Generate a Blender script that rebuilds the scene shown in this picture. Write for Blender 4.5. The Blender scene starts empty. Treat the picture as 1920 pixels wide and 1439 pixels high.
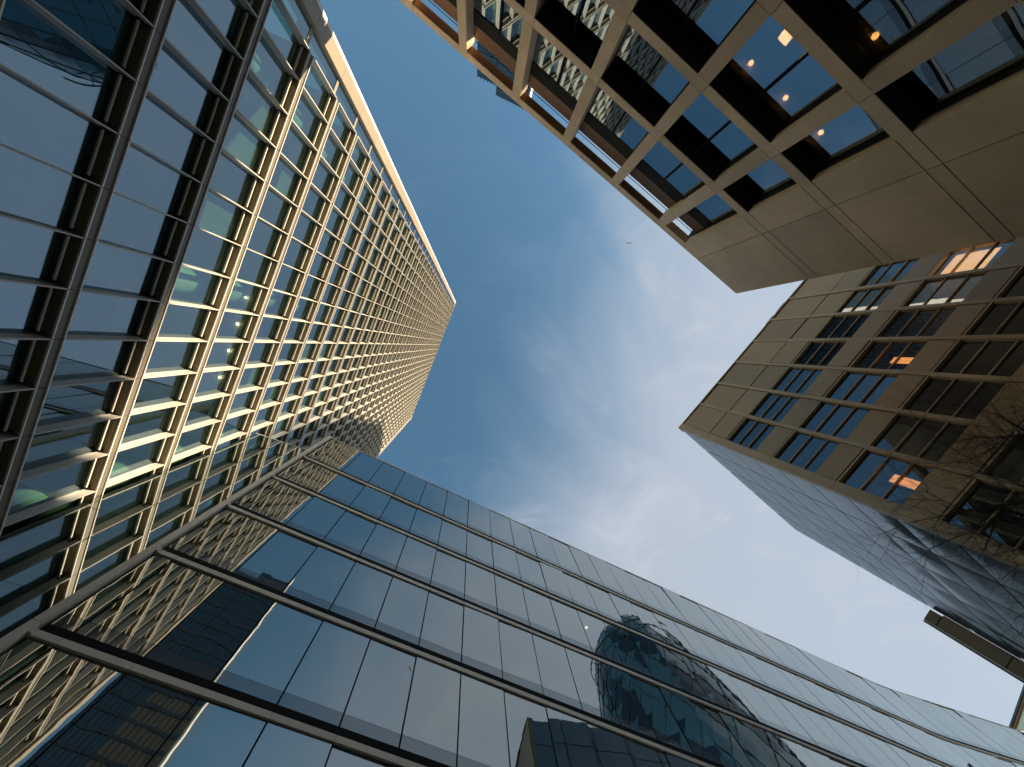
import bpy, math, random
from mathutils import Matrix, Vector
random.seed(7)
rad = math.radians
S = bpy.context.scene
COL = S.collection

# ------------------------------------------------------------------ camera
FPX, PX, PY = 746.7, 960.0, 719.5          # focal length and centre in pixels of a 1920 px wide frame
ZEN = (891.5, 648.0)                       # where the zenith falls in the frame
zw = Vector((ZEN[0] - PX, ZEN[1] - PY, FPX)).normalized()
xw = (Vector((1, 0, 0)) - zw * zw.x).normalized()
yw = zw.cross(xw)
W2C = Matrix((xw, yw, zw))                 # rows: world axes in camera space (x right, y down, z forward)
EYE = Vector((0, 0, 1.6))
cd = bpy.data.cameras.new('camera'); cam = bpy.data.objects.new('camera', cd); COL.objects.link(cam)
cd.sensor_width = 36.0; cd.lens = FPX / 1920 * 36; cd.clip_start = 0.1; cd.clip_end = 4000
cr = W2C @ Vector((1, 0, 0)); cu = W2C @ Vector((0, -1, 0)); cb = W2C @ Vector((0, 0, -1))
m = Matrix((cr, cu, cb)).transposed().to_4x4(); m.translation = EYE
cam.matrix_world = m
S.camera = cam

def proj(p):
    v = W2C.transposed() @ (Vector(p) - EYE)
    if v.z < 0.05: return None
    return (PX + FPX * v.x / v.z, PY + FPX * v.y / v.z)

# ------------------------------------------------------------------ light and sky
SUN_AZ, SUN_EL = -13.8, 20.0
world = bpy.data.worlds.new('World'); S.world = world; world.use_nodes = True
nt = world.node_tree; nt.nodes.clear()
def WN(t, **k):
    n = nt.nodes.new(t)
    for a, b in k.items(): setattr(n, a, b)
    return n
wout = WN('ShaderNodeOutputWorld'); bg = WN('ShaderNodeBackground'); sky = WN('ShaderNodeTexSky', sky_type='NISHITA')
sky.sun_disc = False; sky.sun_elevation = rad(SUN_EL); sky.sun_rotation = rad(90 - SUN_AZ)
sky.air_density = 1.0; sky.dust_density = 0.2; sky.ozone_density = 1.6; sky.altitude = 50
bg.inputs['Strength'].default_value = 0.076
tc = WN('ShaderNodeTexCoord'); sep = WN('ShaderNodeSeparateXYZ')
nt.links.new(tc.outputs['Generated'], sep.inputs[0])
def wmath(op, a, b=None, c=None):
    n = WN('ShaderNodeMath', operation=op)
    for i, v in enumerate((a, b, c)):
        if v is None: continue
        if isinstance(v, (int, float)): n.inputs[i].default_value = v
        else: nt.links.new(v, n.inputs[i])
    return n.outputs[0]
zc = wmath('MAXIMUM', sep.outputs[2], 0.12)
px_, py_ = wmath('DIVIDE', sep.outputs[0], zc), wmath('DIVIDE', sep.outputs[1], zc)
comb = WN('ShaderNodeCombineXYZ'); nt.links.new(px_, comb.inputs[0]); nt.links.new(py_, comb.inputs[1])
def wnoise(scale, detail, rough, dist, off, stretch=(1, 1, 1), rot=0):
    mp = WN('ShaderNodeMapping'); mp.inputs['Location'].default_value = off; mp.inputs['Scale'].default_value = stretch
    mp.inputs['Rotation'].default_value = (0, 0, rot)
    nt.links.new(comb.outputs[0], mp.inputs[0])
    n = WN('ShaderNodeTexNoise'); n.inputs['Scale'].default_value = scale; n.inputs['Detail'].default_value = detail
    n.inputs['Roughness'].default_value = rough; n.inputs['Distortion'].default_value = dist
    nt.links.new(mp.outputs[0], n.inputs['Vector']); return n.outputs[0]
def wrange(v, a, b, c, d):
    n = WN('ShaderNodeMapRange', interpolation_type='SMOOTHSTEP'); nt.links.new(v, n.inputs[0])
    for i, x in enumerate((a, b, c, d)): n.inputs[i + 1].default_value = x
    return n.outputs[0]
grad = wmath('ADD', wmath('MULTIPLY', px_, 0.92), wmath('MULTIPLY', py_, 0.30))
veil = wrange(wmath('ADD', grad, wmath('MULTIPLY', wmath('SUBTRACT', wnoise(1.5, 4, .55, .6, (1.3, .2, 0)), .5), 0.7)), -.04, .62, 0.0, 0.80)
fine = wrange(wnoise(2.6, 6, .62, 1.2, (3.1, 5.7, 0), (1, 1.6, 1), .6), .48, .80, 0.0, .30)
gate = wrange(grad, -.15, .4, 0.15, 1.0)
mask = wmath('MINIMUM', wmath('ADD', veil, wmath('MULTIPLY', fine, gate)), .92)
mixc = WN('ShaderNodeMix', data_type='RGBA'); nt.links.new(mask, mixc.inputs[0])
tint = WN('ShaderNodeMix', data_type='RGBA', blend_type='MULTIPLY'); tint.inputs[0].default_value = 1.0
nt.links.new(sky.outputs[0], tint.inputs[6]); tint.inputs[7].default_value = (.80, 1.03, .95, 1)
nt.links.new(tint.outputs[2], mixc.inputs[6]); mixc.inputs[7].default_value = (2.70, 2.95, 3.30, 1)
nt.links.new(mixc.outputs[2], bg.inputs[0]); nt.links.new(bg.outputs[0], wout.inputs[0])

sd = bpy.data.lights.new('sun', 'SUN'); sun = bpy.data.objects.new('sun', sd); COL.objects.link(sun)
sd.energy = 5.0; sd.angle = rad(0.55); sd.color = (1.0, 0.785, 0.53)
a = rad(SUN_AZ); e = rad(SUN_EL)
sdir = Vector((math.cos(e) * math.cos(a), math.cos(e) * math.sin(a), math.sin(e)))
sun.rotation_euler = sdir.to_track_quat('Z', 'Y').to_euler(); sun.location = sdir * 300 + Vector((0, 0, 200))

vs = S.view_settings
vs.view_transform = 'Standard'; vs.look = 'None'; vs.exposure = 1.48; vs.gamma = 1.0; vs.use_curve_mapping = False
S.render.engine = 'CYCLES'
cy = S.cycles
cy.max_bounces = 10; cy.diffuse_bounces = 4; cy.glossy_bounces = 6; cy.transmission_bounces = 6; cy.transparent_max_bounces = 10
cy.caustics_reflective = True; cy.blur_glossy = 1.0; cy.caustics_refractive = False
cy.sample_clamp_indirect = 6.0; cy.use_denoising = True

# ------------------------------------------------------------------ materials
def new_mat(name):
    mt = bpy.data.materials.new(name); mt.use_nodes = True
    t = mt.node_tree; t.nodes.clear()
    o = t.nodes.new('ShaderNodeOutputMaterial')
    return mt, t, o
def N(t, typ, **k):
    n = t.nodes.new(typ)
    for a_, b_ in k.items(): setattr(n, a_, b_)
    return n
def pos_noise(t, scale, detail=3, stretch=None, rough=.55):
    g = N(t, 'ShaderNodeNewGeometry'); src = g.outputs['Position']
    if stretch:
        mp = N(t, 'ShaderNodeMapping'); mp.inputs['Scale'].default_value = stretch
        t.links.new(src, mp.inputs[0]); src = mp.outputs[0]
    n = N(t, 'ShaderNodeTexNoise'); n.inputs['Scale'].default_value = scale; n.inputs['Detail'].default_value = detail
    n.inputs['Roughness'].default_value = rough
    t.links.new(src, n.inputs['Vector']); return n.outputs[0]
def solid(name, col, rough=.5, metal=0.0, var=.12, nscale=.9, bump=0.0, bscale=30, spec=.5, stretch=None, emit=None, estr=0, objvar=.06, streak=0.0):
    mt, t, o = new_mat(name)
    b = N(t, 'ShaderNodeBsdfPrincipled'); t.links.new(b.outputs[0], o.inputs[0])
    b.inputs['Roughness'].default_value = rough; b.inputs['Metallic'].default_value = metal
    b.inputs['Specular IOR Level'].default_value = spec
    ns = pos_noise(t, nscale, 5, stretch, .65)
    mr = N(t, 'ShaderNodeMapRange'); t.links.new(ns, mr.inputs[0])
    for i, x in enumerate((.25, .75, 1 - var, 1 + var)): mr.inputs[i + 1].default_value = x
    oi = N(t, 'ShaderNodeObjectInfo'); mo = N(t, 'ShaderNodeMapRange'); t.links.new(oi.outputs['Random'], mo.inputs[0])
    mo.inputs[3].default_value = 1 - objvar; mo.inputs[4].default_value = 1 + objvar
    mu = N(t, 'ShaderNodeMath', operation='MULTIPLY'); t.links.new(mr.outputs[0], mu.inputs[0]); t.links.new(mo.outputs[0], mu.inputs[1])
    vm = N(t, 'ShaderNodeVectorMath', operation='SCALE'); vm.inputs[0].default_value = col[:3]; t.links.new(mu.outputs[0], vm.inputs['Scale'])
    if streak:
        ms = N(t, 'ShaderNodeMapRange'); t.links.new(pos_noise(t, 1.0, 6, (5, 5, .35), .7), ms.inputs[0])
        for i, x in enumerate((.35, .72, 1 + streak * .4, 1 - streak)): ms.inputs[i + 1].default_value = x
        m2 = N(t, 'ShaderNodeMath', operation='MULTIPLY'); t.links.new(mu.outputs[0], m2.inputs[0]); t.links.new(ms.outputs[0], m2.inputs[1])
        m3 = N(t, 'ShaderNodeMapRange'); t.links.new(pos_noise(t, 42, 2), m3.inputs[0]); m3.inputs[3].default_value = .86; m3.inputs[4].default_value = 1.14
        m4 = N(t, 'ShaderNodeMath', operation='MULTIPLY'); t.links.new(m2.outputs[0], m4.inputs[0]); t.links.new(m3.outputs[0], m4.inputs[1])
        t.links.new(m4.outputs[0], vm.inputs['Scale'])
    t.links.new(vm.outputs[0], b.inputs['Base Color'])
    if bump:
        bp = N(t, 'ShaderNodeBump'); bp.inputs['Strength'].default_value = 1; bp.inputs['Distance'].default_value = bump
        t.links.new(pos_noise(t, bscale, 3), bp.inputs['Height']); t.links.new(bp.outputs[0], b.inputs['Normal'])
    if emit:
        b.inputs['Emission Color'].default_value = (*emit, 1); b.inputs['Emission Strength'].default_value = estr
    return mt
def glass(name, r0=.33, tint=(.30, .38, .36), refl=(.95, .98, 1.0), wave=.004, wscale=.55, rough=0.004, stretch=None, opaque=None, power=5.0):
    """coated facade glass: mirror part by viewing angle, the rest looks into the tinted room behind"""
    mt, t, o = new_mat(name)
    gl = N(t, 'ShaderNodeBsdfGlossy'); gl.inputs['Color'].default_value = (*refl, 1); gl.inputs['Roughness'].default_value = rough
    if opaque:
        tr = N(t, 'ShaderNodeBsdfDiffuse'); tr.inputs['Color'].default_value = (*opaque, 1)
    else:
        tr = N(t, 'ShaderNodeBsdfTransparent'); tr.inputs['Color'].default_value = (*tint, 1)
    lw = N(t, 'ShaderNodeLayerWeight'); lw.inputs[0].default_value = .5
    p = N(t, 'ShaderNodeMath', operation='POWER'); t.links.new(lw.outputs['Facing'], p.inputs[0]); p.inputs[1].default_value = power
    mr = N(t, 'ShaderNodeMapRange'); t.links.new(p.outputs[0], mr.inputs[0]); mr.inputs[3].default_value = r0; mr.inputs[4].default_value = .97
    mx = N(t, 'ShaderNodeMixShader'); t.links.new(mr.outputs[0], mx.inputs[0]); t.links.new(tr.outputs[0], mx.inputs[1]); t.links.new(gl.outputs[0], mx.inputs[2])
    t.links.new(mx.outputs[0], o.inputs[0])
    if wave:
        bp = N(t, 'ShaderNodeBump'); bp.inputs['Strength'].default_value = 1; bp.inputs['Distance'].default_value = wave
        t.links.new(pos_noise(t, wscale, 1.5, stretch), bp.inputs['Height']); t.links.new(bp.outputs[0], gl.inputs['Normal'])
    return mt
def emitter(name, col, st):
    mt, t, o = new_mat(name); b = N(t, 'ShaderNodeEmission'); b.inputs[0].default_value = (*col, 1); b.inputs[1].default_value = st
    t.links.new(b.outputs[0], o.inputs[0]); return mt

M = {}
M['fin'] = solid('champagne_fin', (.48, .455, .405), .42, .0, .05, 1.2)
M['band'] = solid('bronze_band', (.15, .132, .10), .5, .0, .06, 1.2)
M['lip'] = solid('pale_lip', (.80, .77, .71), .35, .0, .04)
M['rail'] = solid('pale_rail', (.62, .585, .52), .4, .0, .04)
M['soffit'] = solid('bronze_soffit', (.20, .165, .09), .45, .3, .08)
M['cornerwhite'] = solid('white_corner', (.90, .89, .87), .35, 0, .03)
M['cornercream'] = solid('cream_corner', (.27, .225, .155), .4, .0, .06)
M['glassT'] = glass('tower_glass', .20, (.56, .72, .64), refl=(.62, .78, 1.0), wave=.0010, wscale=.5)
M['slab'] = solid('office_ceiling', (.34, .34, .32), .8)
M['core'] = solid('office_core', (.20, .19, .17), .8)
M['column'] = solid('white_column', (.62, .62, .58), .6)
M['glassG'] = glass('curtain_glass', .30, (.26, .33, .33), refl=(.88, .92, .90), wave=.0019, wscale=.95, power=3.2)
M['glassS'] = glass('spandrel_glass', .15, refl=(.84, .92, .93), wave=.0012, wscale=.95, power=3.2, opaque=(.075, .078, .085))
M['glassW'] = glass('link_glass', .40, (.40, .55, .48), wave=.0010, wscale=.6)
M['pale'] = solid('pale_fascia', (.62, .54, .45), .5, 0, .06)
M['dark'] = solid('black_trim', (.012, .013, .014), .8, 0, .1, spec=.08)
M['upstand'] = solid('grey_upstand', (.55, .55, .56), .6)
M['stone'] = solid('sandstone', (.68, .49, .295), .6, 0, .20, .38, .0012, 60, objvar=.13, streak=.06)
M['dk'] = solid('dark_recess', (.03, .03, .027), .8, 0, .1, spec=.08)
M['brown'] = solid('brown_parapet', (.20, .105, .05), .5, .2, .08)
M['glassR'] = glass('recessed_glass', .30, (.24, .22, .19), refl=(.72, .88, 1.0), wave=.0028, wscale=.5)
M['panel'] = solid('bronze_panel', (.335, .21, .095), .36, .15, .07, .35, objvar=.12, streak=.10)
M['pier'] = solid('bronze_pier', (.40, .27, .14), .38, .1, .08, streak=.10)
M['glassP'] = glass('panel_house_glass', .17, (.30, .28, .25), refl=(.78, .90, 1.0), wave=.0010, wscale=.6)
M['glassQ'] = glass('quilted_glass', .35, refl=(.36, .41, .44), wave=.03, wscale=.5, rough=.11, opaque=(.19, .21, .23), power=2.6, stretch=(1, 1, .55))
M['glassK'] = glass('curved_tower_glass', .22, opaque=(.03, .085, .10), wave=.004, wscale=.3)
M['glassK2'] = glass('curved_tower_dark_glass', .10, opaque=(.006, .012, .016), wave=.004, wscale=.3)
M['rib'] = solid('dark_rib', (.04, .055, .06), .5)
M['towerglass'] = glass('slab_tower_glass', .13, opaque=(.02, .045, .06), wave=.002, wscale=.2)
M['steel'] = solid('blue_steel', (.055, .08, .10), .5, .1)
M['bark'] = solid('bark', (.035, .026, .02), .85, 0, .3, 4)
M['paving'] = solid('paving', (.30, .28, .25), .8, 0, .2, .5)
M['white'] = solid('feather_white', (.8, .8, .8), .7); M['grey'] = solid('feather_grey', (.10, .11, .12), .7)
M['lamp'] = emitter('warm_lamp', (1, .58, .30), 16); M['amber'] = emitter('amber_lamp', (1, .55, .18), 12)
M['lit'] = emitter('reflection_glow', (1, .64, .36), 4.4); M['orange'] = emitter('orange_glow', (1, .44, .15), 4.4)  # added glows: cream imitates sunlit reflections, orange imitates lit surfaces
M['fabric'] = solid('cream_fabric', (.72, .68, .58), .7)
M['blindfab'] = solid('blind_fabric', (.22, .20, .16), .8)
M['block'] = solid('grey_block', (.3, .28, .26), .7)

# ------------------------------------------------------------------ mesh helpers
class MB:
    def __init__(s): s.v = []; s.f = []; s.mi = []
    def quad(s, a, b, c, d, mi=0):
        i = len(s.v); s.v += [tuple(a), tuple(b), tuple(c), tuple(d)]; s.f.append((i, i + 1, i + 2, i + 3)); s.mi.append(mi)
    def box(s, x0, x1, y0, y1, z0, z1, mi=0):
        i = len(s.v)
        s.v += [(x, y, z) for z in (z0, z1) for y in (y0, y1) for x in (x0, x1)]
        for f in ((0, 2, 3, 1), (4, 5, 7, 6), (0, 1, 5, 4), (2, 6, 7, 3), (0, 4, 6, 2), (1, 3, 7, 5)):
            s.f.append(tuple(i + k for k in f)); s.mi.append(mi)
        return s
    def bar(s, p, q, r0, r1=None, n=4, mi=0):
        p, q = Vector(p), Vector(q); r1 = r0 if r1 is None else r1
        ax = (q - p).normalized(); t = ax.orthogonal().normalized(); b = ax.cross(t)
        i = len(s.v)
        for c, r in ((p, r0), (q, r1)):
            for k in range(n):
                an = 2 * math.pi * k / n; s.v.append(tuple(c + (t * math.cos(an) + b * math.sin(an)) * r))
        for k in range(n):
            s.f.append((i + k, i + (k + 1) % n, i + n + (k + 1) % n, i + n + k)); s.mi.append(mi)
        s.f.append(tuple(i + k for k in reversed(range(n)))); s.f.append(tuple(i + n + k for k in range(n))); s.mi += [mi, mi]
        return s
    def add(s, me_data, mat):
        v, f, mi = me_data; i = len(s.v)
        s.v += [tuple(mat @ Vector(p)) for p in v]; s.f += [tuple(i + k for k in q) for q in f]; s.mi += mi
    def mesh(s, name, mats):
        me = bpy.data.meshes.new(name); me.from_pydata(s.v, [], s.f)
        for mt in mats: me.materials.append(M[mt])
        if len(mats) > 1: me.polygons.foreach_set('material_index', s.mi)
        me.update(); return me

def put(name, me, parent=None, loc=(0, 0, 0), rot=(0, 0, 0)):
    o = bpy.data.objects.new(name, me); COL.objects.link(o); o.location = loc; o.rotation_euler = rot
    if parent: o.parent = parent
    return o
def thing(name, label, cat, loc=(0, 0, 0), rz=0.0, group=None):
    o = bpy.data.objects.new(name, None); COL.objects.link(o); o.location = loc; o.rotation_euler = (0, 0, rz)
    o.empty_display_size = .5
    o['label'] = label; o['category'] = cat
    if group: o['group'] = group
    return o
def tag(o, label, cat, group=None):
    o['label'] = label; o['category'] = cat
    if group: o['group'] = group
    return o

class Facade:
    """local frame: x along the wall, y away from the camera, z up from the ground; n = direction from camera to wall"""
    def __init__(s, name, label, cat, n, d):
        s.n, s.d = n, d
        s.o = thing(name, label, cat, (d * math.cos(rad(n)), d * math.sin(rad(n)), 0), rad(n - 90))
        s.mw = Matrix.Translation(s.o.location) @ Matrix.Rotation(rad(n - 90), 4, 'Z')
        s.items = {}
    def one(s, name, mb, mats, loc=(0, 0, 0), rot=(0, 0, 0), parent=None):
        return put(name, mb.mesh(name, mats), parent or s.o, loc, rot)
    def many(s, name, mb, mats, loc, size, tilt=0.0, rot=None):
        r = rot or (random.gauss(0, tilt), 0, random.gauss(0, tilt))
        key = id(mb)
        s.items.setdefault(name, []).append((mb, mats, Vector(loc), r, size))
    def flush(s, limit=300):
        meshes = {}
        for name, L in s.items.items():
            sc = []
            for it in L:
                mb, mats, loc, r, size = it
                pts = [proj(s.mw @ (loc + Vector(c))) for c in ((0, 0, 0), (size[0], 0, 0), (size[0], 0, size[2]), (0, 0, size[2]), (0, size[1], size[2]))]
                if any(p is None for p in pts): sc.append(0); continue
                xs = [p[0] for p in pts]; ys = [p[1] for p in pts]
                vis = not (max(xs) < 0 or min(xs) > 1920 or max(ys) < 0 or min(ys) > 1439)
                sc.append(max(max(xs) - min(xs), max(ys) - min(ys)) * (1 if vis else 1e-4))
            order = sorted(range(len(L)), key=lambda i: -sc[i])
            for i in order[:limit]:
                mb, mats, loc, r, size = L[i]
                k = (id(mb), name)
                if k not in meshes: meshes[k] = mb.mesh(name, mats)
                put(name, meshes[k], s.o, loc, r)
            if len(order) > limit:
                j = MB(); mats = L[0][1]
                for i in order[limit:]:
                    mb, mats, loc, r, size = L[i]
                    mt = Matrix.Translation(loc) @ Matrix.Rotation(r[2], 4, 'Z') @ Matrix.Rotation(r[0], 4, 'X')
                    j.add((mb.v, mb.f, mb.mi), mt)
                o = s.one(name + '_field', j, mats); o['kind'] = 'stuff'
Z0 = EYE.z

# ------------------------------------------------------------------ ground
g = MB(); g.quad((-1500, -1500, 0), (1500, -1500, 0), (1500, 1500, 0), (-1500, 1500, 0))
put('ground', g.mesh('ground', ['paving']))['kind'] = 'structure'

# ------------------------------------------------------------------ tall finned tower (left)
def build_tower():
    d = 13.42
    F = Facade('finned_tower', 'tall office tower on the left with a grid of sunlit cream fins and blue windows', 'tower', 201.8, d)
    H = .2985 * d; BH = .033 * d; D = .0345 * d
    fx = [(-.4279 + .1353 * j) * d for j in range(-3, 24)]
    fx[0] = -.818 * d
    kmin, kmax = -3, 37
    zb = lambda k: Z0 + (1.118 + .2985 * k) * d
    w = fx[2] - fx[1]
    fin = MB(); fin.box(-.026, .026, 0, D, .012, H - BH - .012); fin.box(-.036, .036, D * .72, D - .03, .012, H - BH - .012)
    rail = {}; pane = {}; panel = {}
    def get(dic, wd, f):
        k = round(wd, 3)
        if k not in dic: dic[k] = f(wd)
        return dic[k]
    def mk_blind(q): return MB().box(.06, w - .06, D + .14, D + .17, (H - BH) * (1 - q), H - BH - .05)
    blinds = [mk_blind(q) for q in (.22, .35, .5, .7, .95)]
    brnd = random.Random(5)
    def mk_pane(wd): return MB().box(.03, wd - .03, D - .02, D, 0, H - BH)
    def mk_panel(wd):
        b = MB()
        b.box(.012, wd - .012, .035, D + .25, 0, BH, 0)
        b.box(.012, wd - .012, -.02, .05, BH - .045, BH + .002, 1); b.box(.012, wd - .012, -.02, .05, -.002, .045, 1)
        b.box(.03, wd - .03, .07, D - .03, -.012, -.003, 2)
        return b
    def mk_rail(wd):
        b = MB(); b.box(.03, wd - .18, .26, .32, -.24, -.17, 0); b.box(.03, wd - .12, D - .05, D - .03, -.10, -.02, 0)
        b.box(.03, .08, .23, .35, -.27, -.02, 1); b.box(wd - .18, wd - .13, .25, .33, -.24, -.02, 1)
        return b
    for k in range(kmin, kmax + 1):
        for j in range(len(fx)):
            zt = zb(k) + BH
            if k < kmax: F.many('fin', fin, ['fin'], (fx[j], 0, zt), (.1, D, H - BH))
            if j < len(fx) - 1:
                wd = fx[j + 1] - fx[j]
                F.many('spandrel_panel', get(panel, wd, mk_panel), ['band', 'lip', 'soffit'], (fx[j], 0, zb(k)), (wd, D, BH))
                F.many('soffit_rail', get(rail, wd, mk_rail), ['rail', 'dark'], (fx[j], 0, zb(k)), (wd, .1, .1))
                if k < kmax and j > 0 and brnd.random() < .16: F.many('window_blind_or_glow', brnd.choice(blinds), ['blindfab'], (fx[j], 0, zt), (wd, 0, H - BH))
                if k < kmax: F.many('window_pane', get(pane, wd, mk_pane), ['glassT'], (fx[j], 0, zt), (wd, 0, H - BH), .0022)
    F.flush()
    x0, x1 = fx[0], fx[-1]; zt = zb(kmax) + BH
    # corner strips: recessed glass, cream pier with panel joints, bright chamfer
    for s_, xa, xb, xc in ((-1, -.905 * d, -.968 * d, -.990 * d), (1, 2.735 * d, 2.80 * d, 2.83 * d)):
        xin = x0 if s_ < 0 else x1
        wide = abs(xa - xin) - .05
        for k in range(kmin, kmax):
            z = zb(k); cp = MB()
            lo, hi = sorted((xa, xb)); cp.box(lo, hi, .10, D + .6, .012, H - .012)
            F.one('corner_panel', cp, ['cornercream'], (0, 0, z))
            ch = MB(); y1 = .10
            A = [(xb, y1, .01), (xc, y1 + .12 if s_ < 0 else y1 + .1, .01), (xc, D + .6, .01), (xb, D + .6, .01)]
            Bq = [(p[0], p[1], H - .01) for p in A]
            for q in range(4): ch.quad(A[q], A[(q + 1) % 4], Bq[(q + 1) % 4], Bq[q])
            ch.quad(*A); ch.quad(*Bq)
            F.one('corner_trim', ch, ['cornerwhite'], (0, 0, z))
            gp = MB(); lo, hi = sorted((xin, xa)); gp.box(lo + .04, hi - .02, D * .75, D * .75 + .03, .3, H - .01); F.one('corner_window', gp, ['glassT'], (0, 0, z))
            sp = MB(); sp.box(lo + .03, hi - .015, D * .7, D + .6, 0, .29); F.one('corner_slab', sp, ['cornercream'], (0, 0, z))
        tm = MB(); lo, hi = sorted((xin, xc)); tm.box(lo, hi, .02 if s_ > 0 else .10, D + .6, 0, .5); F.one('corner_coping', tm, ['cornerwhite'], (0, 0, zb(kmax)))
    # rooms behind the glass
    for k in range(kmin, kmax):
        b = MB(); b.box(x0, x1, D + .28, D + 9, .02, BH + .25); F.one('floor_slab', b, ['slab'], (0, 0, zb(k)))
    b = MB(); b.box(x0 - 1, x1 + 1.3, D + 9, D + 26, 0, zt + 1); F.one('core_wall', b, ['core'])
    for j in range(1, len(fx) - 1, 6):
        b = MB(); xx = fx[j] + .9; b.bar((xx, D + 1.3, 0), (xx, D + 1.3, zb(14)), .72, n=24); F.one('column', b, ['column'])
    b = MB(); b.box(x0, x1, .02, D + 26, 0, .35); F.one('roof', b, ['fin'], (0, 0, zt + .01))
    return F
T = build_tower()

# ------------------------------------------------------------------ curtain-walled glass office (bottom)
def build_glass_office():
    d = 13.42
    F = Facade('glass_office', 'long low office with dark blue mirror glass and pale floor ledges along the bottom', 'building', 116.9, d)
    H = .3475 * d; zt = [Z0 + (2.3285 - .3475 * k) * d for k in range(0, 7)]   # top of each dark band
    DB, PB = .023 * d, .0165 * d
    xs = [-.58 * d] + [-(.2039 + .1615 * 2 - .1615 * k) * d for k in range(0, 30)]
    xk = xs[-1]; pw = .1615 * d
    def seg(x, ox, oy, ang, ww, first, top_h):
        for k, zd in enumerate(zt):
            h = (H - DB - PB) if k else top_h
            c, s_ = math.cos(ang), math.sin(ang)
            L = (ox + c * x, oy + s_ * x, zd)
            tl = (random.gauss(0, .0042), 0, ang + random.gauss(0, .0042))
            SP = .52
            pn = get(('p', round(ww, 3), round(h, 2)), lambda: MB().box(.03, ww - .03, 0, .03, SP + .006, h))
            F.many('glass_pane', pn, ['glassG'], L, (ww, 0, h), rot=tl)
            sp = get(('s', round(ww, 3)), lambda: MB().box(.03, ww - .03, 0, .03, 0, SP - .006))
            F.many('spandrel_pane', sp, ['glassS'], L, (ww, 0, SP), rot=tl)
            fa = get(('f', round(ww, 3)), lambda: MB().box(.006, ww - .006, -.08, .02, 0, PB))
            F.many('fascia', fa, ['pale'], (L[0], L[1], zd - DB - PB), (ww, .1, PB), rot=(0, 0, ang))
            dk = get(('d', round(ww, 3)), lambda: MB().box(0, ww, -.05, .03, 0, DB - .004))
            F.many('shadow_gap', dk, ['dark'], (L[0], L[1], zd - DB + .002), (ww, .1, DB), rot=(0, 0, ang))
            up = get(('u', round(ww, 3)), lambda: MB().box(.04, ww - .04, .10, .16, -.2, .50))
            F.many('upstand', up, ['upstand'], L, (ww, .1, .5), rot=(0, 0, ang))
            mu = get(('m', round(h, 2)), lambda: MB().box(-.03, .03, .034, .14, 0, h))
            F.many('mullion', mu, ['dark'], L, (.06, .1, h), rot=(0, 0, ang))
    dic = {}
    def get(k, f):
        if k not in dic: dic[k] = f()
        return dic[k]
    top = (2.745 - 2.3285) * d
    for i in range(len(xs) - 1): seg(xs[i], 0, 0, 0, xs[i + 1] - xs[i], i == 0, top)
    # the wall bends away in two easy steps
    ox, oy, ang = xk, 0.0, 0.0
    bend = [rad(-2.6), rad(-5.2)] + [rad(-5.6)] * 26
    for an in bend:
        seg(0, ox, oy, an, pw, False, top); ox += math.cos(an) * pw; oy += math.sin(an) * pw
    F.flush()
    ztop = Z0 + 2.745 * d
    b = MB(); b.box(-.605 * d, xk, -.03, .5, 0, .10); F.one('coping', b, ['pale'], (0, 0, ztop + .005))
    x_, y_ = xk, 0.0
    for an in bend:
        b = MB(); b.box(0, pw, -.03, .5, 0, .10); F.one('coping', b, ['pale'], (x_, y_, ztop + .005), (0, 0, an)); x_ += math.cos(an) * pw; y_ += math.sin(an) * pw
    # end post in storey-high pieces, with arms to each ledge
    for k in range(-1, 7):
        z1 = ztop if k < 0 else zt[k] - DB * .5; z0 = zt[k + 1] - DB * .5 if k < 6 else 0
        b = MB(); b.box(-.607 * d, -.587 * d, -.17, .35, z0 + .012, z1 - .012 if k >= 0 else z1); F.one('end_post', b, ['pale'])
    for zd in zt:
        b = MB(); b.box(-.586 * d, -.5795 * d, -.165, .1, zd - DB - PB, zd - DB); F.one('ledge_arm', b, ['pale'])
    for k, zd in enumerate(zt):
        b = MB(); b.box(-.58 * d, xk, .2, 9, -DB - .1, .02); F.one('floor_slab', b, ['slab'], (0, 0, zd))
    b = MB(); b.box(-.58 * d, xk + 40, 9, 24, 0, ztop - .5); F.one('core_wall', b, ['core'])
    b = MB(); b.box(-.58 * d, xk, .05, 24, 0, .3); F.one('roof', b, ['slab'], (0, 0, ztop - .4))
    for j in range(3, 30, 4):
        b = MB(); b.bar((xs[j], 2.2, 0), (xs[j], 2.2, ztop - .5), .4, n=18); F.one('column', b, ['column'])
    return F
G = build_glass_office()

def build_link():
    dw = 12.47
    F = Facade('glass_link', 'narrow glass link wall joining the finned tower to the glass office', 'glass wall', 110.7, dw)
    xa, xb = -13.60, -9.62; top = Z0 + 32.3; H = .3475 * 13.42
    xm = (xa + xb) / 2
    for x0, x1 in ((xa, xm), (xm, xb)):
        z = top; first = True
        while z > 0:
            h = min(H, z); pn = MB(); pn.box(x0 + .015, x1 - .015, 0, .03, .012, h - .012)
            F.many('glass_pane', pn, ['glassW'], (0, 0, z - h), (0, 0, 0), rot=(0, 0, random.gauss(0, .0006))); z -= H
    F.flush()
    b = MB(); b.box(xa, xb, -.02, .06, 0, .06); F.one('top_rail', b, ['lip'], (0, 0, top + .002))
    for k in range(1, 8):
        b = MB(); b.box(xa + .3, xb - .1, .3, 5, -.35, 0); F.one('floor_slab', b, ['slab'], (0, 0, top - H * k))
    b = MB(); b.box(xa + .4, xb + 1, 5, 5.2, 0, top - .3); F.one('core_wall', b, ['core'])
build_link()

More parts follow.
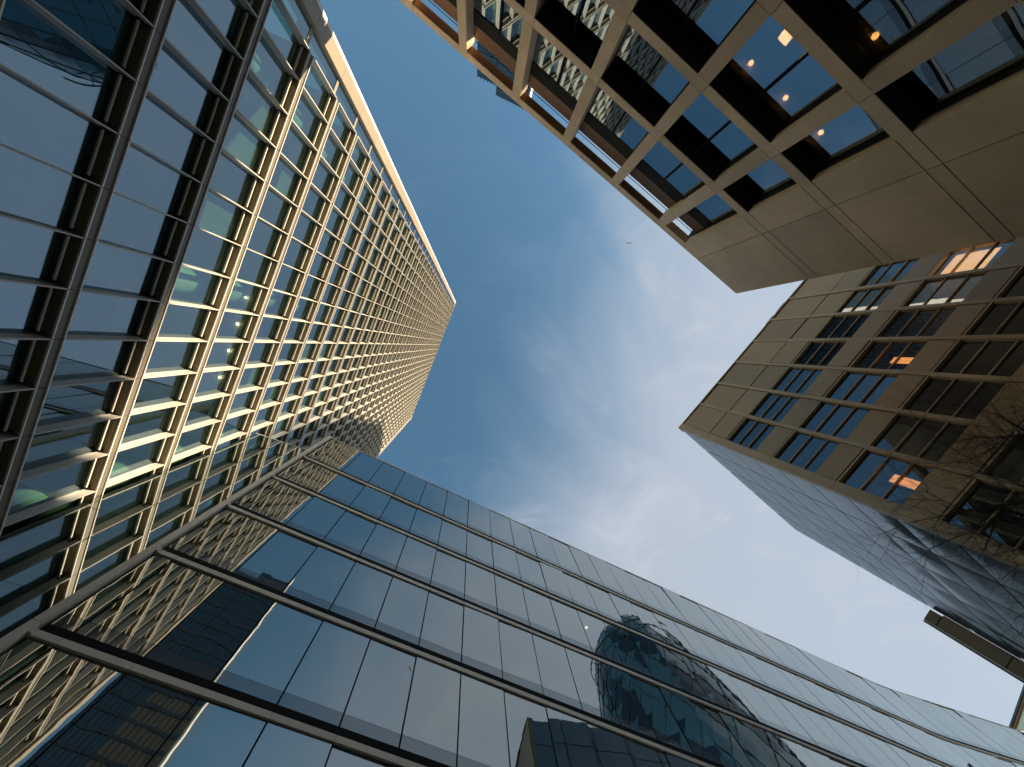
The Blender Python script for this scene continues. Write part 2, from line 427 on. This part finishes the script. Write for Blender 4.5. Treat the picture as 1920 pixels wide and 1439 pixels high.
# ------------------------------------------------------------------ sandstone grid office (top right)
def build_stone_office():
    d = 14.0
    F = Facade('stone_grid_office', 'sandstone grid office at upper right with deep dark window bays and a blank end bay', 'building', -52.7, d)
    D = .050 * d
    X = lambda t: -t * d
    bands = [1.443, 1.163, .883, .603, .323]
    zB = lambda h: Z0 + h * d
    fh = .0375 * d
    colR = [.0835 + .2925 * k for k in range(-7, 2)]          # right edges of the columns (in distances)
    cw = .043
    top0, top1 = 1.8834, 1.928
    lev = [top0] + bands
    for t in colR:
        xa, xb = X(t), X(t - cw)
        for i in range(len(lev) - 1):
            z1 = zB(lev[i]) - .015; z0 = zB(lev[i + 1]) + fh + .015
            b = MB(); b.box(xa, xb, 0, D + .05, z0, z1); F.one('column', b, ['stone'])
    tl = [colR[0] - .3] + colR
    for i in range(len(tl) - 1):
        ta, tb = tl[i], tl[i + 1]
        for h in bands:
            b = MB(); b.box(X(tb) + .012, X(ta) - .012, .002, .42, zB(h), zB(h) + fh); F.one('beam', b, ['stone'])
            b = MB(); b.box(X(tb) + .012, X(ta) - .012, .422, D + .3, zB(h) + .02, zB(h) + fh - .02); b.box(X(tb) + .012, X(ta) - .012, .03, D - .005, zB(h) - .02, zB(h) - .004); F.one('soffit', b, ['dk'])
        b = MB(); b.box(X(tb) + .006, X(ta) - .006, .002, .50, zB(top0), zB(top1)); F.one('roof_beam', b, ['stone'])
        b = MB(); b.box(X(tb) + .01, X(ta) - .01, .05, .49, -.012, -.002); F.one('roof_beam_soffit', b, ['brown'], (0, 0, zB(top0)))
    # short bay between the last column and the blank bay
    ta, tb = colR[-1], .505
    for h in bands:
        b = MB(); b.box(X(tb), X(ta) - .006, .002, .42, zB(h), zB(h) + fh); F.one('beam', b, ['stone'])
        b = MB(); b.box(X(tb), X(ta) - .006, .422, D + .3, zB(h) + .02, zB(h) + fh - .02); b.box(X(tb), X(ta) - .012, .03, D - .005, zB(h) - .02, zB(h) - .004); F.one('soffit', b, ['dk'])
    b = MB(); b.box(X(tb), X(ta) - .006, .002, .50, zB(top0), zB(top1)); F.one('roof_beam', b, ['stone'])
    # blank end bay: sandstone slabs with open joints
    xe = X(.884)
    ups = [(top1, 1.443 + .0375), (1.443, 1.163 + .0375), (1.163, .883 + .0375), (.883, .603 + .0375), (.603, .323)]
    strips = [(1.928, 1.4805 + .0), (1.4775, 1.443), (1.440, 1.2005), (1.1975, 1.163), (1.160, .9205), (.9175, .883), (.880, .6405), (.6375, .603), (.6, .2)]
    cols = [(.505, .612), (.6145, .884)]
    for (h1, h0) in strips:
        for (c0, c1) in cols:
            b = MB(); b.box(X(c1), X(c0) - (0 if c0 > .51 else 0), .0, .45, zB(h0), zB(h1)); F.one('wall_slab', b, ['stone'])
    b = MB(); b.box(xe + .01, X(.506), .46, D + 3, 0, zB(top1) - .02); F.one('wall_core', b, ['dk'])
    # end wall facing the panelled house
    for i in range(9):
        b = MB(); b.box(xe, xe + .25, .455 + i * 2.6, .44 + (i + 1) * 2.6, 0, zB(top1)); F.one('end_wall_slab', b, ['stone'])
    # glazing: two panes per bay, dark mullion, dark head, set-back parapet
    tl2 = colR + [.505]
    for i in range(len(tl2)):
        if i == 0: ta, tb = colR[0] - .293, colR[0] - cw
        else: ta, tb = tl2[i - 1], (tl2[i] - cw if i < len(colR) else tl2[i])
        if i < len(colR): parts = [(ta, ta + (tb - ta) * .53), (ta + (tb - ta) * .53, tb)]
        else: parts = [(ta, tb)]
        for r, h in enumerate([1.9] + bands[:-1]):
            ztop = zB(1.622 * 1.05) if r == 0 else zB(h) + .01
            zbot = zB(([1.443] + bands[1:])[r]) + fh * .9
            b = MB(); b.box(X(tb), X(tb) + .06, D - .25, D + .02, zbot, ztop); wn = F.one('window', b, ['dk'])
            for (p0, p1) in parts:
                pn = MB(); pn.box(X(p1) + .05, X(p0) - .05, 0, .03, 0, ztop - zbot)
                F.one('window_pane', pn, ['glassR'], (0, D, zbot), (random.gauss(0, .001), 0, random.gauss(0, .0012)), parent=wn)
            if len(parts) == 2:
                b = MB(); xm = X(parts[0][1]); b.box(xm - .05, xm + .05, D - .10, D + .02, zbot, ztop); F.one('mullion', b, ['dark'], parent=wn)
        b = MB(); b.box(X(tb) + .002, X(ta) - .002, D - .02, D + .25, zB(1.622 * 1.05) + .005, zB(1.69 * 1.05)); F.one('window_head', b, ['dk'])
        b = MB(); b.box(X(tb) + .002, X(ta) - .002, D - .01, D + .25, zB(1.69 * 1.05) + .004, zB(1.7607 * 1.05)); F.one('parapet', b, ['brown'])
    b = MB(); b.bar((X(.505), .85, 0), (X(-2.3), .85, 0), .022, n=6); F.one('roof_rail', b, ['dark'], (0, 0, zB(1.885)))
    for k, h in enumerate(bands):
        b = MB(); b.box(X(.5), X(-2.4), D + .31, D + 10, zB(h) - .1, zB(h) + fh); F.one('floor_slab', b, ['slab'])
    b = MB(); b.box(X(.5), X(-2.4), D + .3, D + 12, zB(1.75 * 1.05) - .4, zB(1.75 * 1.05) - .1); F.one('roof', b, ['slab'])
    b = MB(); b.box(X(.5), X(-2.4), D + 10, D + 14, 0, zB(1.7 * 1.05)); F.one('core_wall', b, ['core'])
    return F
R = build_stone_office()

# ------------------------------------------------------------------ bronze panelled house (right)
def build_panel_house():
    d = 18.5
    F = Facade('bronze_panel_house', 'bronze panelled office at right with rows of three pane windows and a glassy side', 'building', 40.2, d)
    X = lambda t: -t * d
    zB = lambda h: Z0 + h * d
    p0 = -.3480; st = -.1314
    nb = 9
    xe0 = X(-.3249); pw = .0125 * d
    rows = [(1.797, 1.592, 'panel'), (1.588, 1.478, 'panel'), (1.468, 1.316, 'win'), (1.312, 1.2325, 'panel'), (1.223, 1.0625, 'win'), (1.0585, .989, 'panel'),
            (.980, .824, 'win'), (.820, .744, 'panel'), (.735, .58, 'win'), (.576, .50, 'panel'), (.49, .335, 'win'), (.331, .25, 'panel'), (.24, .1, 'win')]
    # corner pier, piers and coping
    levels = [1.805, 1.59, 1.473, 1.3135, 1.228, 1.06, .9845, .822, .7395, .578, .495, .333, 0]
    for i in range(nb + 1):
        xc = X(p0 + st * i)
        for a_, b_ in zip(levels, levels[1:]):
            b = MB()
            xa = xe0 if i == 0 else xc - pw / 2
            b.box(xa, xc + pw / 2, -.03, .3, zB(b_) + .01, zB(a_) - .0)
            F.one('pier', b, ['pier'])
    b = MB(); b.box(xe0 - .02, X(p0 + st * nb) + pw, -.05, .5, zB(1.8055), zB(1.8055) + .12); F.one('coping', b, ['pier'])
    for i in range(nb):
        xa, xb = X(p0 + st * i) + pw / 2, X(p0 + st * (i + 1)) - pw / 2
        for (h1, h0, kind) in rows:
            z1, z0 = zB(h1), zB(h0)
            if kind == 'panel':
                b = MB(); b.box(xa + .028, xb - .028, 0, .08, z0 + .02, z1 - .02); F.one('wall_panel', b, ['panel'], rot=(random.gauss(0, .0012), 0, random.gauss(0, .0006)), loc=(0, 0, 0))
            else:
                hh = z1 - z0; cuts = [0, .26, .63, 1.0]
                b = MB(); b.box(xa, xb, -.015, .16, z1, z1 + .10); b.box(xa, xa + .03, .02, .2, z0, z1 - .003); b.box(xb - .03, xb, .02, .2, z0, z1 - .003); wn = F.one('window', b, ['pier'])
                for c0, c1 in zip(cuts, cuts[1:]):
                    pn = MB(); pn.box(xa + .01, xb - .01, 0, .02, 0, hh * (c1 - c0) - .02)
                    F.one('window_pane', pn, ['glassP'], (0, .16, z0 + hh * c0 + .01), (random.gauss(0, .0012), 0, random.gauss(0, .0008)), parent=wn)
                for c in cuts[1:3]:
                    b = MB(); b.box(xa + .004, xb - .004, .06, .20, z0 + hh * c - .03, z0 + hh * c + .03); F.one('transom', b, ['pier'], parent=wn)
        b = MB(); b.box(xa - pw, xb + pw, .32, .36, zB(1.60), zB(1.80)); F.one('backing', b, ['dk'])
    # joints show the dark backing behind
    for (h1, h0, kind) in rows:
        if kind == 'panel':
            b = MB(); b.box(xe0 + .1, X(p0 + st * nb), .09, .12, zB(h0) - .02, zB(h1) + .02); F.one('joint_backing', b, ['dark'])
    for (h1, h0, kind) in rows:
        if kind == 'panel' and h1 < 1.5:
            b = MB(); b.box(xe0 + .4, X(p0 + st * nb), .40, 8, zB(h0), zB(h1) - .2); F.one('floor_slab', b, ['slab'])
    b = MB(); b.box(xe0 + .5, X(p0 + st * nb), 8, 12, 0, zB(1.7)); F.one('core_wall', b, ['core'])
    b = MB(); b.box(xe0 + .3, X(p0 + st * nb), .4, 13, zB(1.78), zB(1.79)); F.one('roof', b, ['slab'])
    # the side wall: quilted grey-blue glass sheets
    L = 13.6 * 18.5 / 16.3; n = 5; w = L / n
    zz = [1.806 - .1225 * k for k in range(0, 14)]
    for i in range(n):
        for k in range(len(zz) - 1):
            ya, yb = (i * w + .32 if i == 0 else i * w + .045), (i + 1) * w - .045
            za, zb_ = zB(zz[k + 1]) + .04, zB(zz[k]) - .04
            b = MB(); NX, NZ = 6, 6; amp = random.uniform(.018, .045); skew = random.uniform(-.35, .35)
            for jj in range(NZ + 1):
                for ii in range(NX + 1):
                    u_, v_ = ii / NX, jj / NZ
                    bul = math.sin(math.pi * u_) * math.sin(math.pi * v_) + skew * math.sin(2 * math.pi * v_) * math.sin(math.pi * u_)
                    b.v.append((xe0 + .05 - amp * bul, ya + (yb - ya) * u_, za + (zb_ - za) * v_))
            for jj in range(NZ):
                for ii in range(NX):
                    q_ = jj * (NX + 1) + ii; b.f.append((q_, q_ + 1, q_ + NX + 2, q_ + NX + 1)); b.mi.append(0)
            so = F.one('side_sheet', b, ['glassQ']); so.data.polygons.foreach_set('use_smooth', [True] * len(so.data.polygons))
    b = MB(); b.box(xe0 + .14, xe0 + .4, .4, L, 0, zB(1.80)); F.one('side_backing', b, ['dark'])
    b = MB(); b.box(xe0 + .3, xe0 + 14, L - .3, L - .05, 0, zB(1.80)); F.one('rear_wall', b, ['panel'])
    return F, L
P, PL = build_panel_house()

def glow_panel(F, name, label, cat, x0, x1, z0, z1, y, mat):  # glowing sheet added behind the glass, not a real light source
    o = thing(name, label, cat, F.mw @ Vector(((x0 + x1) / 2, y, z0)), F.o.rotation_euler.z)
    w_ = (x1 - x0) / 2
    b = MB(); b.box(-w_, w_, 0, .03, 0, z1 - z0); put('glow_sheet', b.mesh('glow_sheet', [mat]), o)
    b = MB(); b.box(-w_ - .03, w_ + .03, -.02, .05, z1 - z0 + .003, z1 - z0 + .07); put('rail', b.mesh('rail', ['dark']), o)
def hit(F, u, v, y):
    inv = F.mw.inverted(); e_ = inv @ EYE; c = (inv.to_3x3() @ (W2C @ Vector(((u - PX) / FPX, (v - PY) / FPX, 1))))
    t = (y - e_.y) / c.y; return e_ + c * t
for q, lab in ((6, 'glowing cream sheet imitating a sunlit reflection, left of the other one, high in the bronze office'), (7, 'glowing cream sheet imitating a sunlit reflection, beside the stone end wall, high in the bronze office')):
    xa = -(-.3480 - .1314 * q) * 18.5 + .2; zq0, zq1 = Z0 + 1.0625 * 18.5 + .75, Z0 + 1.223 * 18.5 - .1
    glow_panel(P, 'window_blind_or_glow', lab, 'blind', xa, xa + 2.0, zq0, zq1, .45, 'lit')  # emissive stand-in for a sunlit wall reflected in the window
for (u, v, hgt, lab) in ((1694, 676, 1.25, 'small added orange glow behind dark glass, nearest the lit blinds'), (1704, 906, 1.5, 'tall added orange glow behind blue glass beside the tree twigs')):
    c_ = hit(P, u, v, .5)
    glow_panel(P, 'orange_glow_panel', lab, 'glow', c_.x - .22, c_.x + .22, c_.z - hgt / 2, c_.z + hgt / 2, .5, 'orange')  # emissive stand-in for a lit surface inside the window

# ------------------------------------------------------------------ brown pilaster at the end of the glass side wall
def polar(az, r, z=0.0): return Vector((r * math.cos(rad(az)), r * math.sin(rad(az)), z))
def build_pilaster():
    r = 36.0; h = r / 1.553
    o = thing('brown_pilaster', 'brown panelled pilaster of a lower building at the far right edge', 'pilaster', polar(30.9, r), rad(31 - 90))
    w = .82; hs = [h, h - .75, h - 4.3, h - 6.5, h - 9, h - 12, h - 15, h - 18]
    for i in range(len(hs) - 1):
        b = MB(); b.box(-w / 2, w / 2 if i == 0 else w / 2 + .1, 0, 3, hs[i + 1] + .03 + Z0, hs[i] + Z0 - .03)
        put('panel', b.mesh('panel', ['band']), o)
        b = MB(); b.box(-w / 2 + .05, w / 2 - .05, .05, 3, hs[i + 1] - .03 + Z0, hs[i + 1] + .03 + Z0); put('joint', b.mesh('joint', ['dark']), o)
    b = MB(); b.box(-w / 2 - .14, -w / 2 - .01, -.05, .4, Z0 + .2, h + Z0 - .1); put('drain_pipe', b.mesh('drain_pipe', ['rib']), o)
build_pilaster()

# ------------------------------------------------------------------ cross-braced building at the far right
def build_braced():
    d = 104.0; n = 13.5
    F = Facade('braced_office', 'pale office with dark diagonal bracing seen at the lower right corner', 'building', n, d)
    zt = Z0 + d / 1.905
    X = lambda az: math.tan(rad(n - az)) * d
    xa, xb = X(47), X(27)
    bay = 6.2; rise = 9.0
    nb_ = int((xb - xa) / bay)
    for k in range(4):
        z1 = zt - k * rise - .5; z0 = z1 - rise + .15
        for i in range(nb_):
            x0 = xa + i * bay
            b = MB(); b.box(x0 + .05, x0 + bay - .05, .3, .4, z0, z1); F.one('wall_panel', b, ['fabric'])
            b = MB()
            c = (x0 + bay / 2, .15, (z0 + z1) / 2)
            p, q = ((x0, .15, z0), (x0 + bay, .15, z1)) if (i + k) % 2 else ((x0, .15, z1), (x0 + bay, .15, z0))
            b.bar(p, q, .26); F.one('brace', b, ['brown'])
            b = MB(); b.bar((x0, .15, z0), (x0, .15, z1), .2); F.one('post', b, ['brown'])
        b = MB(); b.box(xa, xb, .02, .3, z1 + .02, z1 + .33); F.one('floor_edge', b, ['brown'])
    b = MB(); b.box(xa, xb, -.2, .6, zt - .5 + .34, zt + .1); F.one('coping', b, ['steel'])
    b = MB(); b.box(xa, xb, .5, 14, 0, zt); F.one('core_wall', b, ['core'])
build_braced()

# ------------------------------------------------------------------ dark tower peeping over the stone office
def build_dark_tower():
    h = 150.0; r = h * .6208
    c = polar(-89.0, r)
    o = thing('dark_slab_tower', 'distant dark glass tower with a stepped top peeping over the stone roof', 'tower', c, rad(22.4))
    def vol(x0, x1, y0, y1, z1, nx, cap):
        b = MB(); b.box(x0, x1, y0, y1, 0, z1); put('glass_volume', b.mesh('glass_volume', ['towerglass']), o)
        wx = (x1 - x0) / nx
        for i in range(nx + 1):
            b = MB(); b.box(x0 + i * wx - .1, x0 + i * wx + .1, y0 - .3 if 0 else y1 + .0, y1 + .35, 2, z1 + cap); put('rib', b.mesh('rib', ['steel']), o)
        for k in range(1, 34):
            zz = z1 - k * 4.1
            if zz < 4: break
            b = MB(); b.box(x0, x1, y1 + .01, y1 + .18, zz, zz + .9); put('floor_band', b.mesh('floor_band', ['steel']), o)
    vol(0, 7.5, -24, 0, h, 6, .3)
    vol(7.55, 19, -24, 1.1, h + 3.4, 9, .6)
    b = MB(); b.box(19.02, 19.5, -2.4, 1.1, 0, h + 3.3); put('end_wall', b.mesh('end_wall', ['cornerwhite']), o)
build_dark_tower()

# ------------------------------------------------------------------ bullet-shaped glass tower behind the panelled house
def build_bullet():
    H = 175.0; cx, cy_ = 135.0, -1.5
    o = thing('curved_glass_tower', 'bullet shaped dark glass tower with a diagonal lattice, peeping behind the bronze roof', 'tower', (cx, cy_, 0))
    prof = [(0, 22.5), (.18, 26.0), (.38, 28.0), (.55, 27.2), (.68, 24.6), (.78, 21.2), (.86, 18.6), (.92, 14.6), (.965, 9.6), (.99, 3.4), (1.0, .6)]
    def rr(t):
        for (a0, r0), (a1, r1) in zip(prof, prof[1:]):
            if t <= a1:
                u = (t - a0) / (a1 - a0); return r0 + (r1 - r0) * (u * .85 + .15 * u * u)
        return prof[-1][1]
    NS, NR = 36, 38
    b = MB(); ring = []
    for k in range(NR + 1):
        t = k / NR; z = t * H; r = rr(t); row = []
        for s_ in range(NS):
            an = 2 * math.pi * (s_ + .5 * (k % 2)) / NS
            row.append(len(b.v)); b.v.append((r * math.cos(an), r * math.sin(an), z))
        ring.append(row)
    for k in range(NR):
        for s_ in range(NS):
            s2 = (s_ + 1) % NS; A, B = ring[k], ring[k + 1]
            mi = 1 if ((s_ - k // 2) % 6) < 2 else 0
            if k % 2 == 0: tr = ((A[s_], A[s2], B[s_]), (A[s2], B[s2], B[s_]))
            else: tr = ((A[s_], A[s2], B[s2]), (A[s_], B[s2], B[s_]))
            for q in tr: b.f.append(q); b.mi.append(mi)
    put('glass_skin', b.mesh('glass_skin', ['glassK', 'glassK2']), o)
    for s_ in range(0, NS, 2):
        for sg in (1, -1):
            rb = MB(); pr = None
            for k in range(0, NR + 1):
                t = k / NR; an = 2 * math.pi * (s_ + sg * k * .5) / NS; r = rr(t) + .08
                p = (r * math.cos(an), r * math.sin(an), t * H)
                if pr: rb.bar(pr, p, .20, n=3)
                pr = p
            put('lattice_rib', rb.mesh('lattice_rib', ['rib']), o)
    # maintenance gantry ring near the top
    rg = MB(); pr = None
    for k in range(41):
        an = rad(110 + 4 * k); r = rr(.86) + 1.6; p = (r * math.cos(an), r * math.sin(an), .862 * H + .6 * math.sin(k * .2))
        if pr:
            rg.bar(pr, p, .30, n=4)
            if k % 6 == 0: rg.bar(p, (p[0] * .88, p[1] * .88, p[2] - .6), .15, n=4)
        pr = p
    put('gantry', rg.mesh('gantry', ['rib']), o)
build_bullet()

# ------------------------------------------------------------------ unseen block added toward the sun to cast shadow on the lower storeys
def build_block():
    p0 = Vector((74.8, -26.8, 0)); an = 87.3; zt = 54.4
    o = thing('shadow_caster_block', 'unseen grey block added behind the bronze panelled house to cast shadow on the tower', 'building', p0, rad(an))
    b = MB(); b.box(-40, 46, -24, 0, 0, zt); put('wall', b.mesh('wall', ['block']), o)
    b = MB(); b.box(-39, 45, -23, -1, zt + .01, zt + .3); put('roof', b.mesh('roof', ['slab']), o)
build_block()

# ------------------------------------------------------------------ bare tree at the right edge
def build_tree():
    base = polar(12.0, 15.6)
    o = thing('bare_tree', 'leafless tree with fine dark twigs reaching in from the right edge', 'tree', base)
    rnd = random.Random(11)
    tr = MB(); limbs = []; tw = MB()
    def branch(p, dvec, length, r, depth):
        mb = limb_mb if depth < 2 else tw
        nseg = 4 if depth < 3 else 3
        pts = [p]; dv = dvec.copy()
        for i in range(nseg):
            dv = (dv + Vector((rnd.gauss(0, .16), rnd.gauss(0, .16), rnd.gauss(.03, .10)))).normalized()
            q = pts[-1] + dv * (length / nseg)
            ra = r * (1 - .55 * i / nseg); rb = r * (1 - .55 * (i + 1) / nseg)
            (limb_mb if depth < 2 else tw).bar(pts[-1], q, ra, rb, 5 if depth < 2 else 3)
            pts.append(q)
            if depth < 5 and i >= (1 if depth < 2 else 0):
                for _ in range(3 if depth in (2, 3) else 2 if depth == 1 else 1):
                    side = dv.orthogonal().normalized(); side.rotate(Matrix.Rotation(rnd.uniform(0, 6.283), 3, dv))
                    nd = (dv * rnd.uniform(.6, 1.0) + side * rnd.uniform(.6, 1.0) + Vector((0, 0, .12))).normalized()
                    branch(q, nd, length * rnd.uniform(.48, .68), rb * .58, depth + 1)
    p = Vector((0, 0, 0)); pts = [p]
    for i in range(5):
        q = p + Vector((rnd.gauss(0, .08), rnd.gauss(0, .08), 1.75)); tr.bar(p, q, .17 - .012 * i, .17 - .012 * (i + 1), 9); p = q; pts.append(p)
    put('trunk', tr.mesh('trunk', ['bark']), o)
    for i in range(6):
        limb_mb = MB()
        an = i * 1.05 + .4
        nd = Vector((math.cos(an) * .62, math.sin(an) * .62, .85)).normalized()
        branch(pts[-1 - i % 2], nd, rnd.uniform(2.7, 3.4), .06, 1)
        put('limb', limb_mb.mesh('limb', ['bark']), o)
    t = put('twigs', tw.mesh('twigs', ['bark']), o); t['kind'] = 'stuff'
    return len(tw.f)
NT = build_tree()

# ------------------------------------------------------------------ gull
def ray(u, v, h):
    c = W2C @ Vector(((u - PX) / FPX, (v - PY) / FPX, 1)); return EYE + c * (h / c.z)
def build_gull():
    p = ray(1180.5, 456.5, 62)
    o = thing('gull', 'small white gull gliding in the open sky right of the tower', 'bird', p)
    b = MB(); n = 8
    prof = [(-.24, .01), (-.18, .045), (-.05, .075), (.08, .07), (.17, .045), (.22, .04), (.26, .015)]
    for (x0, r0), (x1, r1) in zip(prof, prof[1:]): b.bar((0, x0, 0), (0, x1, 0), r0, r1, n)
    put('body', b.mesh('body', ['white']), o)
    for s_ in (-1, 1):
        b = MB()
        top = [(0.03 * s_, -.10, .03), (.03 * s_, .10, .03), (.28 * s_, .02, .10), (.28 * s_, -.17, .10), (.56 * s_, -.12, .03), (.52 * s_, -.20, .03)]
        for mi, dz in ((0, 0), (1, .012)):
            q = [(x, y, z + dz) for x, y, z in top]
            b.quad(q[0], q[1], q[2], q[3], mi); b.quad(q[3], q[2], q[4], q[5], mi)
        put('wing', b.mesh('wing', ['white', 'grey']), o)
build_gull()

# ------------------------------------------------------------------ lit lamps behind the glass
def bulb(F, u, v, ceil, rad_, mat, label, cat='lamp', group=None, kind='globe'):
    """a small globe where the sight line through (u, v) meets the plane y behind a facade"""
    inv = F.mw.inverted(); e_ = inv @ EYE; c = (inv.to_3x3() @ (W2C @ Vector(((u - PX) / FPX, (v - PY) / FPX, 1))))
    y = .75
    while y < 8:                                   # walk in along the sight line to the ceiling
        t = (y - e_.y) / c.y; q = e_ + c * t
        zc_ = min(z for z in ceil if z > (e_ + c * ((.7 - e_.y) / c.y)).z)
        if q.z > zc_ - 1.7 * rad_: break
        y += .02
    p = F.mw @ q
    if kind == 'panel':
        o = thing('light_panel', label, 'lamp', p, F.o.rotation_euler.z); b = MB(); b.box(-rad_, rad_, -rad_, rad_, 0, .04); put('diffuser', b.mesh('diffuser', [mat]), o)
        b = MB(); b.box(-rad_ - .03, rad_ + .03, -rad_ - .03, rad_ + .03, .043, .08); put('frame', b.mesh('frame', ['dark']), o); return
    o = thing('ceiling_lamp', label, cat, p, group=group)
    b = MB(); n = 10; r = rad_
    rows = [(-1, .02), (-.8, .6), (-.35, .94), (.1, 1), (.55, .83), (.85, .5)]
    for (z0, r0), (z1, r1) in zip(rows, rows[1:]): b.bar((0, 0, z0 * r), (0, 0, z1 * r), r0 * r, r1 * r, n)
    put('globe', b.mesh('globe', [mat]), o)
    b = MB(); b.bar((0, 0, .86 * r), (0, 0, 1.6 * r), .3 * r, .3 * r, 8); put('stem', b.mesh('stem', ['dark']), o)
RC = [Z0 + h * 14.0 - .1 for h in (1.75 * 1.05, 1.443, 1.163, .883, .603)]
TC = [Z0 + (1.118 + .2985 * k) * 13.42 for k in range(-3, 37)]
GC = [Z0 + (2.3285 - .3475 * k) * 13.42 - .5 for k in range(-1, 7)]
for (u, v, r_, mat, lab) in [(1408, 119, .10, 'lamp', 'round ceiling lamp in the left pane of the largest blue window'),
                             (1473, 184, .10, 'lamp', 'round ceiling lamp in the right pane of the largest blue window'),
                             (1539, 249, .10, 'lamp', 'round ceiling lamp in the single blue window beside the blank wall'),
                             (1641, 68, .10, 'amber', 'amber ceiling lamp glowing in the dark bay at the top right')]:
    bulb(R, u, v, RC, r_, mat, lab)
bulb(R, 1473, 70, RC, .22, 'lamp', 'square light panel at the top of the largest blue window', kind='panel')
for i, (u, v) in enumerate([(461, 558), (445, 608), (429, 658), (412, 708)]):
    bulb(T, u, v, TC, .065, 'lamp', ['topmost', 'second', 'third', 'lowest'][i] + ' of four small lamps in a row of lit tower windows', group='lamps in the tower windows')
bulb(G, 1100, 1177, GC, .08, 'lamp', 'small bright lamp behind the dark mirror glass of the low office')
